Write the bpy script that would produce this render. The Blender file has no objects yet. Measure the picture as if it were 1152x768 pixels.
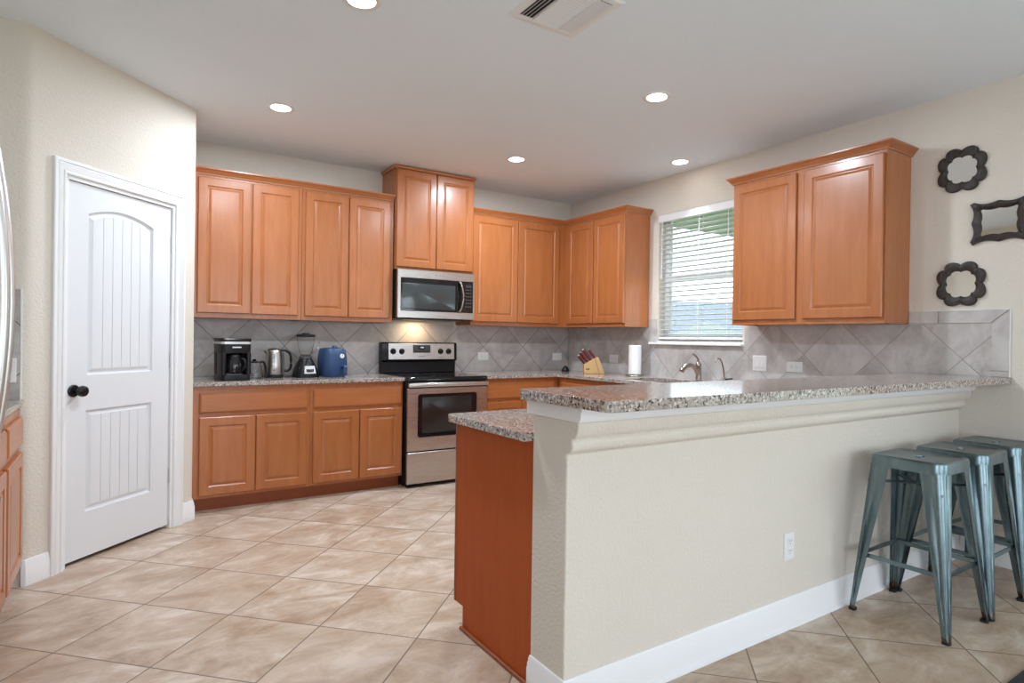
import bpy, bmesh, math, random
from mathutils import Vector, Matrix
random.seed(4)
S = bpy.context.scene
COL = S.collection
R = math.radians

# ------------------------------------------------------------------ camera, world, exposure
FPX, YAW, PITCH, ROLL, CAMZ = 678.0, R(57.038), R(-0.226), R(0.809), 1.243
F = Vector((math.cos(YAW), math.sin(YAW), 0)); RT = Vector((math.sin(YAW), -math.cos(YAW), 0)); Z = Vector((0, 0, 1))
F2 = F*math.cos(PITCH) + Z*math.sin(PITCH); U2 = Z*math.cos(PITCH) - F*math.sin(PITCH)
R3 = RT*math.cos(ROLL) + U2*math.sin(ROLL); U3 = U2*math.cos(ROLL) - RT*math.sin(ROLL)
cam = bpy.data.cameras.new('camera'); co = bpy.data.objects.new('camera', cam); COL.objects.link(co)
M4 = Matrix.Identity(4)
for i in range(3):
    M4[i][0] = R3[i]; M4[i][1] = U3[i]; M4[i][2] = -F2[i]
M4[2][3] = CAMZ
co.matrix_world = M4
cam.sensor_width = 36; cam.lens = FPX/1152*36; cam.clip_start = .02; cam.clip_end = 300
S.camera = co
S.view_settings.view_transform = 'Standard'; S.view_settings.look = 'None'
S.view_settings.exposure = 0.33; S.view_settings.gamma = 1.0
S.view_settings.use_curve_mapping = False
cy = S.cycles
cy.use_denoising = True; cy.max_bounces = 10; cy.diffuse_bounces = 6; cy.glossy_bounces = 5
cy.transmission_bounces = 8; cy.transparent_max_bounces = 16; cy.caustics_reflective = False; cy.caustics_refractive = False
cy.sample_clamp_indirect = 4.0

w = bpy.data.worlds.new('world'); S.world = w; w.use_nodes = True
wn = w.node_tree; bg = wn.nodes['Background']
tc = wn.nodes.new('ShaderNodeTexCoord'); sp = wn.nodes.new('ShaderNodeSeparateXYZ'); rp = wn.nodes.new('ShaderNodeValToRGB')
wn.links.new(tc.outputs['Generated'], sp.inputs[0]); wn.links.new(sp.outputs['Z'], rp.inputs['Fac'])
rp.color_ramp.elements[0].position = 0.0; rp.color_ramp.elements[0].color = (.90, 1.0, 1.10, 1)
rp.color_ramp.elements[1].position = .6; rp.color_ramp.elements[1].color = (.80, .95, 1.15, 1)
wn.links.new(rp.outputs['Color'], bg.inputs['Color']); bg.inputs['Strength'].default_value = 3.0

XL, XR, YB, YN, H = -1.045, 4.182, 5.291, -4.6, 2.75
YH, YHB, XH = 1.552, 1.744, 1.225

def area(name, loc, aim, sx, sy, power, color):
    l = bpy.data.lights.new(name, 'AREA'); l.shape = 'RECTANGLE'; l.size = sx; l.size_y = sy
    l.energy = power; l.color = color
    o = bpy.data.objects.new(name, l); COL.objects.link(o); o.location = loc
    o.rotation_euler = (Vector(aim)).to_track_quat('-Z', 'Z').to_euler()
    return o
# daylight through the rear window and patio door, plus an added fill on the left
area('daylight_rear_window', (1.6, YN-.12, 1.35), (0, 1, 0), 3.8, 2.1, 22, (.90, 1.0, 1.13))
area('daylight_patio_door', (XR+.16, -.85, 1.12), (-1, .12, 0), 2.2, 2.0, 13, (.86, 1.0, 1.15))
area('side_fill_light', (XL-.12, -1.9, 1.5), (1, .1, 0), 2.6, 1.5, 38, (.90, 1.0, 1.13))  # added fill in an invented left-wall opening, brightens the right-hand surfaces
def portal(name, loc, aim, sx, sy):
    o = area(name, loc, aim, sx, sy, 1, (1, 1, 1)); o.data.cycles.is_portal = True
portal('window_portal', (XR+.139, 3.506, 1.83), (-1, 0, 0), .90, 1.16)
portal('window_portal', (XR+.135, -.85, 1.05), (-1, 0, 0), 2.2, 2.1)
portal('window_portal', (1.6, YN-.135, 1.35), (0, 1, 0), 3.8, 2.1)
portal('window_portal', (XL-.135, -1.9, 1.5), (1, 0, 0), 2.6, 1.5)  # portal for the added left-hand opening

# ------------------------------------------------------------------ materials
def mat(name, base=(.8, .8, .8), rough=.5, metal=0, spec=.5, coat=0, trans=0, ior=1.45, emit=None, es=0):
    m = bpy.data.materials.new(name); m.use_nodes = True
    b = m.node_tree.nodes['Principled BSDF']
    b.inputs['Base Color'].default_value = (*base, 1); b.inputs['Roughness'].default_value = rough
    b.inputs['Metallic'].default_value = metal; b.inputs['Specular IOR Level'].default_value = spec
    b.inputs['Coat Weight'].default_value = coat; b.inputs['Coat Roughness'].default_value = .20
    b.inputs['Transmission Weight'].default_value = trans; b.inputs['IOR'].default_value = ior
    if emit: b.inputs['Emission Color'].default_value = (*emit, 1); b.inputs['Emission Strength'].default_value = es
    return m
class N:
    """small node helper"""
    def __init__(s, m): s.t = m.node_tree; s.b = s.t.nodes['Principled BSDF']
    def new(s, k, **kw):
        n = s.t.nodes.new(k)
        for a, v in kw.items(): setattr(n, a, v)
        return n
    def link(s, a, b): s.t.links.new(a, b)
    def math(s, op, a, b=None):
        n = s.new('ShaderNodeMath', operation=op)
        for i, v in enumerate((a, b)):
            if v is None: continue
            if hasattr(v, 'links') or hasattr(v, 'is_linked'): s.link(v, n.inputs[i])
            else: n.inputs[i].default_value = v
        return n.outputs[0]
    def noise(s, vec, scale, detail=4, rough=.55, dist=0):
        n = s.new('ShaderNodeTexNoise'); n.inputs['Scale'].default_value = scale; n.inputs['Detail'].default_value = detail
        n.inputs['Roughness'].default_value = rough; n.inputs['Distortion'].default_value = dist
        s.link(vec, n.inputs['Vector']); return n.outputs['Fac']
    def coord(s, scale=None, kind='Object', loc=(0, 0, 0)):
        c = s.new('ShaderNodeTexCoord')
        if scale is None: return c.outputs[kind]
        mp = s.new('ShaderNodeMapping'); mp.inputs['Scale'].default_value = scale; mp.inputs['Location'].default_value = loc
        s.link(c.outputs[kind], mp.inputs['Vector']); return mp.outputs['Vector']
    def ramp(s, fac, stops):
        r = s.new('ShaderNodeValToRGB'); e = r.color_ramp.elements
        while len(e) < len(stops): e.new(.5)
        for i, (p, c) in enumerate(stops): e[i].position = p; e[i].color = (*c, 1)
        s.link(fac, r.inputs['Fac']); return r.outputs['Color']
    def mix(s, fac, a, b, mode='MIX'):
        n = s.new('ShaderNodeMix', data_type='RGBA', blend_type=mode)
        for i, v in ((0, fac), (6, a), (7, b)):
            if hasattr(v, 'is_linked'): s.link(v, n.inputs[i])
            elif isinstance(v, tuple): n.inputs[i].default_value = (*v, 1)
            else: n.inputs[i].default_value = v
        return n.outputs[2]
    def bump(s, h, strength, dist):
        n = s.new('ShaderNodeBump'); n.inputs['Strength'].default_value = strength; n.inputs['Distance'].default_value = dist
        s.link(h, n.inputs['Height']); s.link(n.outputs[0], s.b.inputs['Normal'])
    def color(s, c): s.link(c, s.b.inputs['Base Color'])

def wood(name, c1, c2, c3, vertical=True, rough=.36, coat=.45):
    m = mat(name, c1, rough, coat=coat); n = N(m)
    sc = (10, 10, 1.3) if vertical else (1.3, 10, 10)
    oi = n.new('ShaderNodeObjectInfo')
    v = n.coord(sc)
    add = n.new('ShaderNodeVectorMath', operation='ADD'); n.link(v, add.inputs[0])
    cb = n.new('ShaderNodeCombineXYZ')
    rnd = n.math('MULTIPLY', oi.outputs['Random'], 37.0)
    for i in range(3): n.link(rnd, cb.inputs[i])
    n.link(cb.outputs[0], add.inputs[1])
    g = n.noise(add.outputs[0], 2.2, 7, .6, .6)
    fine = n.noise(add.outputs[0], 9, 3, .6)
    big = n.noise(n.coord((2.2, 2.2, 1.2)), 1.6, 3)
    col = n.ramp(g, [(.22, c1), (.52, c2), (.8, c3)])
    col = n.mix(n.math('MULTIPLY', fine, .22), col, c1)
    col = n.mix(n.math('MULTIPLY', big, .35), col, c3)
    val = n.new('ShaderNodeHueSaturation'); n.link(col, val.inputs['Color'])
    n.link(n.math('ADD', n.math('MULTIPLY', oi.outputs['Random'], .10), .95), val.inputs['Value'])
    n.color(val.outputs[0]); n.bump(fine, .04, .002)
    return m
WOOD = wood('maple_wood', (.32, .095, .022), (.395, .128, .035), (.465, .162, .052))
WOODH = wood('maple_wood_across', (.32, .095, .022), (.395, .128, .035), (.465, .162, .052), False)
PANEL = wood('cherry_veneer', (.36, .070, .014), (.41, .084, .018), (.46, .100, .022), True, .55, 0)
PANEL.node_tree.nodes['Principled BSDF'].inputs['Specular IOR Level'].default_value = .2
TOE = wood('toe_board_wood', (.26, .066, .020), (.30, .08, .026), (.34, .095, .032), False, .45, 0)

def granite():
    m = mat('granite', rough=.12, spec=.55); n = N(m); c = n.coord()
    v1 = n.new('ShaderNodeTexVoronoi'); v1.inputs['Scale'].default_value = 150; n.link(c, v1.inputs['Vector'])
    sep = n.new('ShaderNodeSeparateColor'); n.link(v1.outputs['Color'], sep.inputs[0])
    base = n.ramp(sep.outputs[0], [(0, (.03, .027, .026)), (.16, (.16, .125, .105)), (.3, (.36, .295, .25)), (.55, (.47, .40, .35)), (.76, (.27, .235, .215)), (.90, (.66, .62, .57))])
    base.node.color_ramp.interpolation = 'CONSTANT'
    ns = n.noise(c, 55, 5, .6)
    col = n.mix(n.ramp(ns, [(.42, (0, 0, 0)), (.62, (.6, .6, .6))]), base, (.42, .36, .315))
    v2 = n.noise(c, 210, 2)
    col = n.mix(n.ramp(v2, [(.63, (0, 0, 0)), (.68, (.9, .9, .9))]), col, (.03, .025, .025))
    n.color(col); return m
GRAN = granite()

def plaster(name, base, scale=160, strength=.25, dist=.004, var=.03):
    m = mat(name, base, .85, spec=.25); n = N(m); c = n.coord()
    h = n.noise(c, scale, 4, .6)
    n.bump(h, strength, dist)
    big = n.noise(c, 1.2, 3)
    n.color(n.mix(big, tuple(x*(1-var) for x in base), tuple(min(1, x*(1+var)) for x in base)))
    return m
WALL = plaster('cream_wall_paint', (.71, .655, .575), 85, .6, .008)
CEIL = plaster('ceiling_paint', (.82, .90, .96), 110, .4, .006, .01)
WHITE = mat('white_trim_paint', (.82, .82, .82), .4)
DOORW = mat('white_door_paint', (.735, .745, .76), .42)

def tiles(name, axes, u0, v0, size, grout_w, cols, grout, rough, veins=True, bump=.3):
    """square tiles laid on the diagonal; object coords are world coords"""
    m = mat(name, cols[1], rough, spec=.45); n = N(m); c = n.coord()
    s = n.new('ShaderNodeSeparateXYZ'); n.link(c, s.inputs[0])
    u = n.math('SUBTRACT', s.outputs[axes[0]], u0); v = n.math('SUBTRACT', s.outputs[axes[1]], v0)
    k = 1/(math.sqrt(2)*size)
    a = n.math('MULTIPLY', n.math('ADD', u, v), k); b = n.math('MULTIPLY', n.math('SUBTRACT', u, v), k)
    fa = n.math('ABSOLUTE', n.math('SUBTRACT', n.math('FRACT', a), .5)); fb = n.math('ABSOLUTE', n.math('SUBTRACT', n.math('FRACT', b), .5))
    edge = n.math('MAXIMUM', fa, fb)
    g = n.math('GREATER_THAN', edge, .5 - grout_w/size/2)
    cb = n.new('ShaderNodeCombineXYZ'); n.link(n.math('FLOOR', a), cb.inputs[0]); n.link(n.math('FLOOR', b), cb.inputs[1])
    wnz = n.new('ShaderNodeTexWhiteNoise', noise_dimensions='2D'); n.link(cb.outputs[0], wnz.inputs['Vector'])
    off = n.new('ShaderNodeVectorMath', operation='MULTIPLY_ADD')
    n.link(wnz.outputs['Color'], off.inputs[0]); off.inputs[1].default_value = (9, 9, 9); n.link(c, off.inputs[2])
    mp = n.new('ShaderNodeMapping'); mp.inputs['Scale'].default_value = (1, 1.7, 1.2); n.link(off.outputs[0], mp.inputs['Vector'])
    n1 = n.noise(mp.outputs[0], 3.4, 9, .68, .45)
    col = n.ramp(n1, [(.37, cols[0]), (.47, cols[1]), (.54, cols[2]), (.63, cols[3])])
    n2 = n.noise(mp.outputs[0], 40, 4, .6)
    col = n.mix(n.math('MULTIPLY', n2, .25), col, cols[0])
    col = n.mix(n.math('MULTIPLY', wnz.outputs['Value'], .28), col, cols[2])
    col = n.mix(g, col, grout)
    n.color(col)
    hgt = n.math('SUBTRACT', n.math('MULTIPLY', n2, .12), n.math('MULTIPLY', g, 1.0))
    n.bump(hgt, bump, .002)
    n.link(n.math('ADD', n.math('MULTIPLY', g, .4), rough), n.b.inputs['Roughness'])
    return m
FLOORM = tiles('beige_floor_tile', (0, 1), .102, 3.231, .4415, .006,
               [(.37, .25, .165), (.49, .37, .275), (.57, .455, .355), (.70, .61, .515)], (.22, .165, .125), .34)
SPC = [(.37, .34, .32), (.46, .43, .41), (.53, .50, .48), (.60, .57, .55)]
SPB = tiles('back_splash_tile', (0, 2), 1.151, 1.16, .341, .004, SPC, (.12, .105, .095), .33, bump=.2)
SPR = tiles('side_splash_tile', (1, 2), 2.033, 1.16, .349, .004, SPC, (.27, .24, .215), .33, bump=.2)
def plain_tile():
    m = mat('border_tile', SPC[1], .33); n = N(m); c = n.coord((1, 1, 1))
    n.color(n.ramp(n.noise(c, 5, 7, .6, .5), [(.3, SPC[0]), (.5, SPC[2]), (.7, SPC[3])])); return m
BORD = plain_tile(); GROUT = mat('grout', (.13, .115, .1), .8)

def brushed(name, base, rough=.27):
    m = mat(name, base, rough, metal=1); n = N(m)
    g = n.noise(n.coord((1, 60, 60)), 6, 3)
    n.link(n.math('ADD', n.math('MULTIPLY', g, .14), rough-.05), n.b.inputs['Roughness']); return m
STEEL = brushed('stainless_steel', (.60, .575, .55))
CHROME = mat('polished_steel', (.78, .77, .76), .13, metal=1)
HANDLE = mat('satin_handle_metal', (.74, .73, .71), .33, metal=.85)
NICKEL = mat('brushed_nickel', (.40, .34, .29), .28, metal=1)
BLACKG = mat('black_glass', (.008, .008, .009), .06, spec=.6)
OVENG = mat('oven_window_glass', (.018, .013, .011), .22, spec=.6)
MWG = mat('microwave_window_glass', (.045, .05, .05), .09, spec=.7)
BLACK = mat('black_plastic', (.010, .010, .011), .3, spec=.3)
BLACKM = mat('black_matte', (.02, .02, .02), .55)
CHAR = mat('dark_charcoal', (.055, .055, .06), .35)
KNOBB = mat('black_bronze', (.012, .011, .012), .25, metal=.3)
PLAST = mat('white_plastic', (.78, .78, .77), .35)
SLOT = mat('outlet_slot', (.12, .12, .12), .6)
BLUE = mat('navy_plastic', (.025, .060, .145), .4)
SILV = mat('silver_plastic', (.62, .62, .62), .3, metal=.5)
GLASS = mat('clear_glass', (.96, .98, .98), .02, trans=1, ior=1.3)
DGLASS = mat('smoked_glass', (.012, .012, .014), .05, spec=.7)
MIRROR = mat('mirror_glass', (.86, .87, .86), .03, metal=1)
BAMBOO = wood('pale_block_wood', (.56, .33, .13), (.64, .40, .17), (.70, .46, .21), True, .45, 0)
REDH = mat('dark_red_handle', (.13, .006, .010), .28)
PAPER = plaster('paper_towel', (.86, .85, .83), 90, .2, .003, .01)
SCREEN = mat('display_lit', (.02, .03, .05), .2, emit=(.75, .88, 1), es=1.6)
LED = mat('lamp_lens', (1, 1, 1), .4, emit=(1, .96, .90), es=14)
SLATM = mat('white_blind_slat', (.80, .81, .81), .45)
def frame_wood():
    m = mat('dark_carved_wood', (.05, .04, .035), .5); n = N(m)
    n.color(n.ramp(n.noise(n.coord((30, 30, 6)), 3, 5, .6, .8), [(.35, (.018, .015, .014)), (.58, (.04, .03, .025)), (.78, (.13, .075, .045))])); return m
FRAMEW = frame_wood()
def stool_metal():
    m = mat('galvanised_teal_metal', (.17, .23, .24), .33, metal=.95); n = N(m); c = n.coord((3, 3, 1.2))
    a = n.noise(c, 5, 6, .65, 1.0)
    col = n.ramp(a, [(.3, (.125, .175, .195)), (.5, (.165, .225, .245)), (.7, (.215, .28, .30))])
    s = n.new('ShaderNodeSeparateXYZ'); n.link(n.coord(), s.inputs[0])
    low = n.math('LESS_THAN', n.math('ADD', s.outputs[2], n.math('MULTIPLY', a, .16)), .115)
    col = n.mix(n.math('MULTIPLY', low, .75), col, (.12, .055, .03))
    n.color(col); n.link(n.math('ADD', n.math('MULTIPLY', a, .10), .25), n.b.inputs['Roughness']); return m
STOOLM = stool_metal()
RUBBER = mat('black_rubber', (.015, .015, .015), .7)
def rugm():
    m = mat('charcoal_rug', (.035, .036, .04), .9); n = N(m)
    h = n.noise(n.coord(), 220, 3); n.bump(h, .6, .004)
    n.color(n.mix(h, (.018, .018, .02), (.06, .06, .065))); return m
RUG = rugm()

# ------------------------------------------------------------------ mesh helpers
class MB:
    def __init__(s): s.v = []; s.f = []; s.mi = []; s.cur = 0; s.mats = []
    def m(s, material):
        if material not in s.mats: s.mats.append(material)
        s.cur = s.mats.index(material); return s
    def add(s, vs, fs):
        o = len(s.v); s.v += [tuple(p) for p in vs]
        for f in fs: s.f.append([o+i for i in f]); s.mi.append(s.cur)
        return s
    def box(s, x0, x1, y0, y1, z0, z1):
        v = [(x, y, z) for z in (z0, z1) for y in (y0, y1) for x in (x0, x1)]
        return s.add(v, [(0, 2, 3, 1), (4, 5, 7, 6), (0, 1, 5, 4), (2, 6, 7, 3), (0, 4, 6, 2), (1, 3, 7, 5)])
    def loops(s, L, cap0=True, cap1=True, closed=True):
        n = len(L[0]); vs = [p for l in L for p in l]; fs = []
        for i in range(len(L)-1):
            for j in range(n if closed else n-1):
                k = (j+1) % n
                fs.append((i*n+j, i*n+k, (i+1)*n+k, (i+1)*n+j))
        if cap0: fs.append(tuple(range(n))[::-1])
        if cap1: fs.append(tuple(range((len(L)-1)*n, len(L)*n)))
        return s.add(vs, fs)
    def prism(s, poly, axis, a, b):
        """poly 2-D, extruded along axis from a to b; axis x: (y,z), y: (x,z), z: (x,y)"""
        def P(p, t): return {'x': (t, p[0], p[1]), 'y': (p[0], t, p[1]), 'z': (p[0], p[1], t)}[axis]
        return s.loops([[P(p, a) for p in poly], [P(p, b) for p in poly]])
    def lathe(s, prof, c=(0, 0, 0), seg=28, cap0=True, cap1=True, axis='z'):
        L = []
        for r, h in prof:
            l = []
            for i in range(seg):
                t = 2*math.pi*i/seg; a, b = r*math.cos(t), r*math.sin(t)
                p = {'z': (a, b, h), 'y': (a, h, b), 'x': (h, a, b)}[axis]
                l.append((c[0]+p[0], c[1]+p[1], c[2]+p[2]))
            L.append(l)
        return s.loops(L, cap0, cap1)
    def tube(s, pts, r, seg=10, flat=1.0, up=(0, 0, 1)):
        pts = [Vector(p) for p in pts]; L = []; n = len(pts)
        rs = r if isinstance(r, (list, tuple)) else [r]*n
        for i, p in enumerate(pts):
            d = (pts[min(i+1, n-1)]-pts[max(i-1, 0)]).normalized()
            a = d.cross(Vector(up))
            if a.length < 1e-4: a = d.cross(Vector((1, 0, 0)))
            a.normalize(); b = d.cross(a)
            L.append([p + a*(math.cos(2*math.pi*j/seg)*rs[i]) + b*(math.sin(2*math.pi*j/seg)*rs[i]*flat) for j in range(seg)])
        return s.loops(L)
    def sweep(s, prof, path, side=1):
        """prof (out, z) swept along plan path, mitred; out = right-hand side when side=1"""
        n = len(path); P = [Vector(p) for p in path]; L = []
        nor = []
        for i in range(n-1):
            d = (P[i+1]-P[i]).normalized(); nor.append(Vector((d.y, -d.x))*side)
        for i in range(n):
            if i == 0: m_ = nor[0]
            elif i == n-1: m_ = nor[-1]
            else:
                m_ = nor[i-1]+nor[i]; m_ = m_/(m_.dot(nor[i]))
            L.append([(P[i].x+m_.x*o, P[i].y+m_.y*o, z) for o, z in prof])
        return s.loops(L)
    def slab(s, outer, holes, z0, z1):
        bm = bmesh.new(); es = []
        for loop in [outer]+holes:
            vs = [bm.verts.new((p[0], p[1], 0)) for p in loop]
            es += [bm.edges.new((vs[i], vs[(i+1) % len(vs)])) for i in range(len(vs))]
        bmesh.ops.triangle_fill(bm, use_beauty=True, edges=es)
        bm.verts.index_update()
        vs = [v.co.copy() for v in bm.verts]; fs = [[v.index for v in f.verts] for f in bm.faces]; n = len(vs)
        V = [(p.x, p.y, z1) for p in vs]+[(p.x, p.y, z0) for p in vs]
        Fs = fs+[[i+n for i in f[::-1]] for f in fs]
        o = 0
        for loop in [outer]+holes:
            k = len(loop)
            for i in range(k):
                a, b = o+i, o+(i+1) % k; Fs.append([a, b, b+n, a+n])
            o += k
        bm.free(); return s.add(V, Fs)
    def xf(s, M, start=0):
        for i in range(start, len(s.v)): s.v[i] = tuple(M @ Vector(s.v[i]))
        return s
    def build(s, name, material=None, parent=None, bevel=0, seg=2, smooth=True, angle=35):
        me = bpy.data.meshes.new(name); me.from_pydata(s.v, [], s.f)
        if material is not None and not s.mats: s.mats = [material]
        for m_ in s.mats: me.materials.append(m_)
        me.polygons.foreach_set('material_index', s.mi)
        bm = bmesh.new(); bm.from_mesh(me); bmesh.ops.recalc_face_normals(bm, faces=bm.faces); bm.to_mesh(me); bm.free()
        if smooth: me.shade_smooth(); me.set_sharp_from_angle(angle=R(angle))
        o = bpy.data.objects.new(name, me); COL.objects.link(o)
        if parent is not None: o.parent = parent
        if bevel:
            b = o.modifiers.new('bevel', 'BEVEL'); b.width = bevel; b.segments = seg; b.limit_method = 'ANGLE'; b.angle_limit = R(40)
            b.harden_normals = False
        return o
def rrect(w, d, r, cx=0, cy=0, n=5):
    P = []
    for sx, sy, a0 in ((1, 1, 0), (-1, 1, 90), (-1, -1, 180), (1, -1, 270)):
        for i in range(n):
            t = R(a0+90*i/(n-1)); P.append((cx+sx*(w/2-r)+r*math.cos(t), cy+sy*(d/2-r)+r*math.sin(t)))
    return P
def at(poly, z): return [(p[0], p[1], z) for p in poly]
def tag(o, label, cat, group=None):
    o['label'] = label; o['category'] = cat
    if group: o['group'] = group
    return o
def thing(name, label, cat, loc=(0, 0, 0), rz=0, group=None):
    o = bpy.data.objects.new(name, None); COL.objects.link(o); o.location = loc; o.rotation_euler = (0, 0, R(rz))
    o.empty_display_size = .1
    return tag(o, label, cat, group)
def struct(o): o['kind'] = 'structure'; return o
def kids(o): return [c for c in bpy.data.objects if c.parent == o]
def dup(root, loc, rz=None, label=None, parent=None):
    c = root.copy(); COL.objects.link(c)
    if loc is not None: c.location = loc
    if rz is not None: c.rotation_euler = (0, 0, R(rz))
    if label: c['label'] = label
    if parent is not None: c.parent = parent
    for k in kids(root): dup(k, None, None, None, c)
    return c
def text_mesh(body, size, M, material, name, parent, depth=.0004):
    cu = bpy.data.curves.new('t', 'FONT'); cu.body = body; cu.size = size; cu.extrude = depth; cu.align_x = 'CENTER'; cu.align_y = 'CENTER'
    t = bpy.data.objects.new('t', cu); me = bpy.data.meshes.new_from_object(t); bpy.data.objects.remove(t)
    me.transform(M); me.name = name; me.materials.clear(); me.materials.append(material)
    o = bpy.data.objects.new(name, me); COL.objects.link(o); o.parent = parent; return o
FRONT = Matrix.Rotation(R(90), 4, 'X')          # text in xy -> stands up facing -y

# ------------------------------------------------------------------ room shell
T = .14
struct(MB().box(XL-T, XR+T, YN-T, YB+T, -.1, 0).build('floor', FLOORM))
struct(MB().box(XL-T, XR+T, YN-T, YB+T, H, H+.12).build('ceiling', CEIL))
struct(MB().box(XL-T, XR+T, YB, YB+T, 0, H).build('wall_back', WALL))

WY0, WY1, WZ0, WZ1 = 3.05, 3.962, 1.245, 2.412            # kitchen window
b = MB()
def yz_wall(b, x0, x1, ya, yb, holes):
    ys = sorted({ya, yb, *[h[0] for h in holes], *[h[1] for h in holes]})
    for y0, y1 in zip(ys, ys[1:]):
        hs = [h for h in holes if h[0] <= y0 and h[1] >= y1]
        z = 0
        for h in hs:
            if h[2] > z: b.box(x0, x1, y0, y1, z, h[2])
            z = h[3]
        b.box(x0, x1, y0, y1, z, H)
yz_wall(b, XR, XR+T, YN-T, YB, [(WY0, WY1, WZ0, WZ1), (-1.95, .25, 0, 2.1)])
struct(b.build('wall_right', WALL))
b = MB(); yz_wall(b, XL-T, XL, YN-T, YB, [(-3.2, -.6, .75, 2.25)]); struct(b.build('wall_left', WALL))  # unseen opening, added to let the side fill in
b = MB()
for y in (-3.2, -1.93, -.66): b.box(XL-.09, XL-.03, y, y+.06, .75, 2.25)
b.box(XL-.09, XL-.03, -3.2, -.6, .75, .81); b.box(XL-.09, XL-.03, -3.2, -.6, 2.19, 2.25)
struct(b.build('added_side_window', WHITE))  # frame of the added opening, out of view
b = MB()
for x0, x1, z0, z1 in ((XL, -.3, 0, H), (3.5, XR, 0, H), (-.3, 3.5, 0, .3), (-.3, 3.5, 2.4, H)): b.box(x0, x1, YN-T, YN, z0, z1)
struct(b.build('wall_near', WALL))
# frames of the openings behind the camera
b = MB()
for x in (-.3, .93, 2.17, 3.43): b.box(x, x+.07, YN-.10, YN-.03, .3, 2.4)
b.box(-.3, 3.5, YN-.10, YN-.03, .3, .37); b.box(-.3, 3.5, YN-.10, YN-.03, 2.33, 2.4)
struct(b.build('window_2', WHITE))
b = MB()
for y in (-1.95, -.88, .18): b.box(XR+.05, XR+.10, y, y+.07, 0, 2.1)
b.box(XR+.05, XR+.10, -1.95, .25, 0, .09); b.box(XR+.05, XR+.10, -1.95, .25, 2.02, 2.1)
struct(b.build('window_3', WHITE))

# pantry: return wall, diagonal wall with the door, return wall
P0 = Vector((-.388, 3.770)); P1 = Vector((.411, 4.571)); DS = (P1-P0).normalized(); DN = Vector((DS.y, -DS.x))
def sp_(s, o=0): q = P0+DS*s+DN*o; return (q.x, q.y)
SLEN = (P1-P0).length
def bull(p, a, c, r, n=5):
    p, a, c = Vector(p), Vector(a), Vector(c); d1 = (a-p).normalized(); d2 = (c-p).normalized(); out = []
    for i in range(n):
        t = i/(n-1); q = (p+d1*r)*(1-t)**2+p*2*t*(1-t)+(p+d2*r)*t*t; out.append((q.x, q.y))
    return out
b = MB()
D0, D1 = .205, .94                                           # opening in the wall
b.prism([(XL, 3.77)]+bull(P0, (XL, 3.77), P1, .03)+[sp_(D0), sp_(D0, -.11), (-.44, 3.88), (XL, 3.88)], 'z', 0, H)
b.prism([sp_(D1)]+bull(P1, P0, (P1.x, YB), .02)+[(P1.x, YB), (P1.x-.11, YB), (P1.x-.11, 4.64), sp_(D1, -.11)], 'z', 0, H)
b.prism([sp_(D0), sp_(D1), sp_(D1, -.11), sp_(D0, -.11)], 'z', 2.065, H)
struct(b.build('wall_pantry', WALL))
struct(MB().box(XL, .3, 5.0, 5.02, 0, H).build('wall_pantry_inside', BLACKM))

# local frame on the pantry face: x along the wall, -y out of it
PANM = Matrix.Translation((P0.x, P0.y, 0)) @ Matrix.Rotation(math.atan2(DS.y, DS.x), 4, 'Z')
def on_pantry(o): o.matrix_world = PANM; return o
door = bpy.data.objects.new('door_1', None); COL.objects.link(door); struct(door); on_pantry(door)
door['label'] = 'white two panel arched plank pantry door with black knob'
def door_slab():
    s0, s1, z0, z1, yf = .216, .931, .022, 2.047, .014
    def outl(x0, x1, za, zb, arch, n=13):
        pts = [(x0, za), (x1, za)]
        for i in range(n):
            t = i/(n-1); pts.append((x1+(x0-x1)*t, zb+arch*(1-(2*t-1)**2)))
        return pts
    b = MB(); bm = bmesh.new(); es = []; loops_ = []
    rect = [(s0, z0), (s1, z0), (s1, z1), (s0, z1)]
    up = (.344, .792, 1.014, 1.893, .048); lo = (.340, .790, .268, .822, 0)
    outs = [rect, outl(*up), outl(*lo)]
    for L in outs:
        vs = [bm.verts.new((p[0], yf, p[1])) for p in L]; loops_.append(vs)
        es += [bm.edges.new((vs[i], vs[(i+1) % len(vs)])) for i in range(len(vs))]
    bmesh.ops.triangle_fill(bm, use_beauty=True, edges=es, normal=(0, -1, 0)); bm.verts.index_update()
    b.add([v.co[:] for v in bm.verts], [[v.index for v in f.verts] for f in bm.faces]); bm.free()
    b.loops([[(p[0], yf, p[1]) for p in rect], [(p[0], yf+.036, p[1]) for p in rect]], False, True)
    def inset(o, d): return (o[0]+d, o[1]-d, o[2]+d, o[3]-d*.9, o[4])
    for o in (up, lo):
        L = []
        for d, y in ((0, 0), (.003, .009), (.010, .016), (.015, .016), (.032, .0035), (.035, .0035)):
            L.append([(p[0], yf+y, p[1]) for p in outl(*inset(o, d))])
        last = outl(*inset(o, .034)); L.append([(p[0], yf+.007, p[1]) for p in last])
        b.loops(L, False, True)
        x0, x1, za, zb, ar = inset(o, .034); n = 6
        for k in range(n):
            a = x0+(x1-x0)*k/n+.0022; c = x0+(x1-x0)*(k+1)/n-.0022
            if k == 0: a = x0
            if k == n-1: c = x1
            f = lambda x: zb+ar*(1-(2*(x-x0)/(x1-x0)-1)**2)
            mid = (a+c)/2
            b.prism([(a, za), (c, za), (c, f(c)), (mid, f(mid)), (a, f(a))], 'y', yf+.0035, yf+.008)
    return b
door_slab().build('slab', DOORW, door, smooth=False)
kn = MB(); kn.lathe([(.033, .013), (.033, .006), (.028, .002)], (.262, 0, .934), axis='y')
kn.lathe([(.011, .003), (.010, -.02), (.018, -.028), (.027, -.036), (.030, -.048), (.027, -.060), (.016, -.067)], (.262, 0, .934), axis='y')
kn.build('knob', KNOBB, door)
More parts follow.
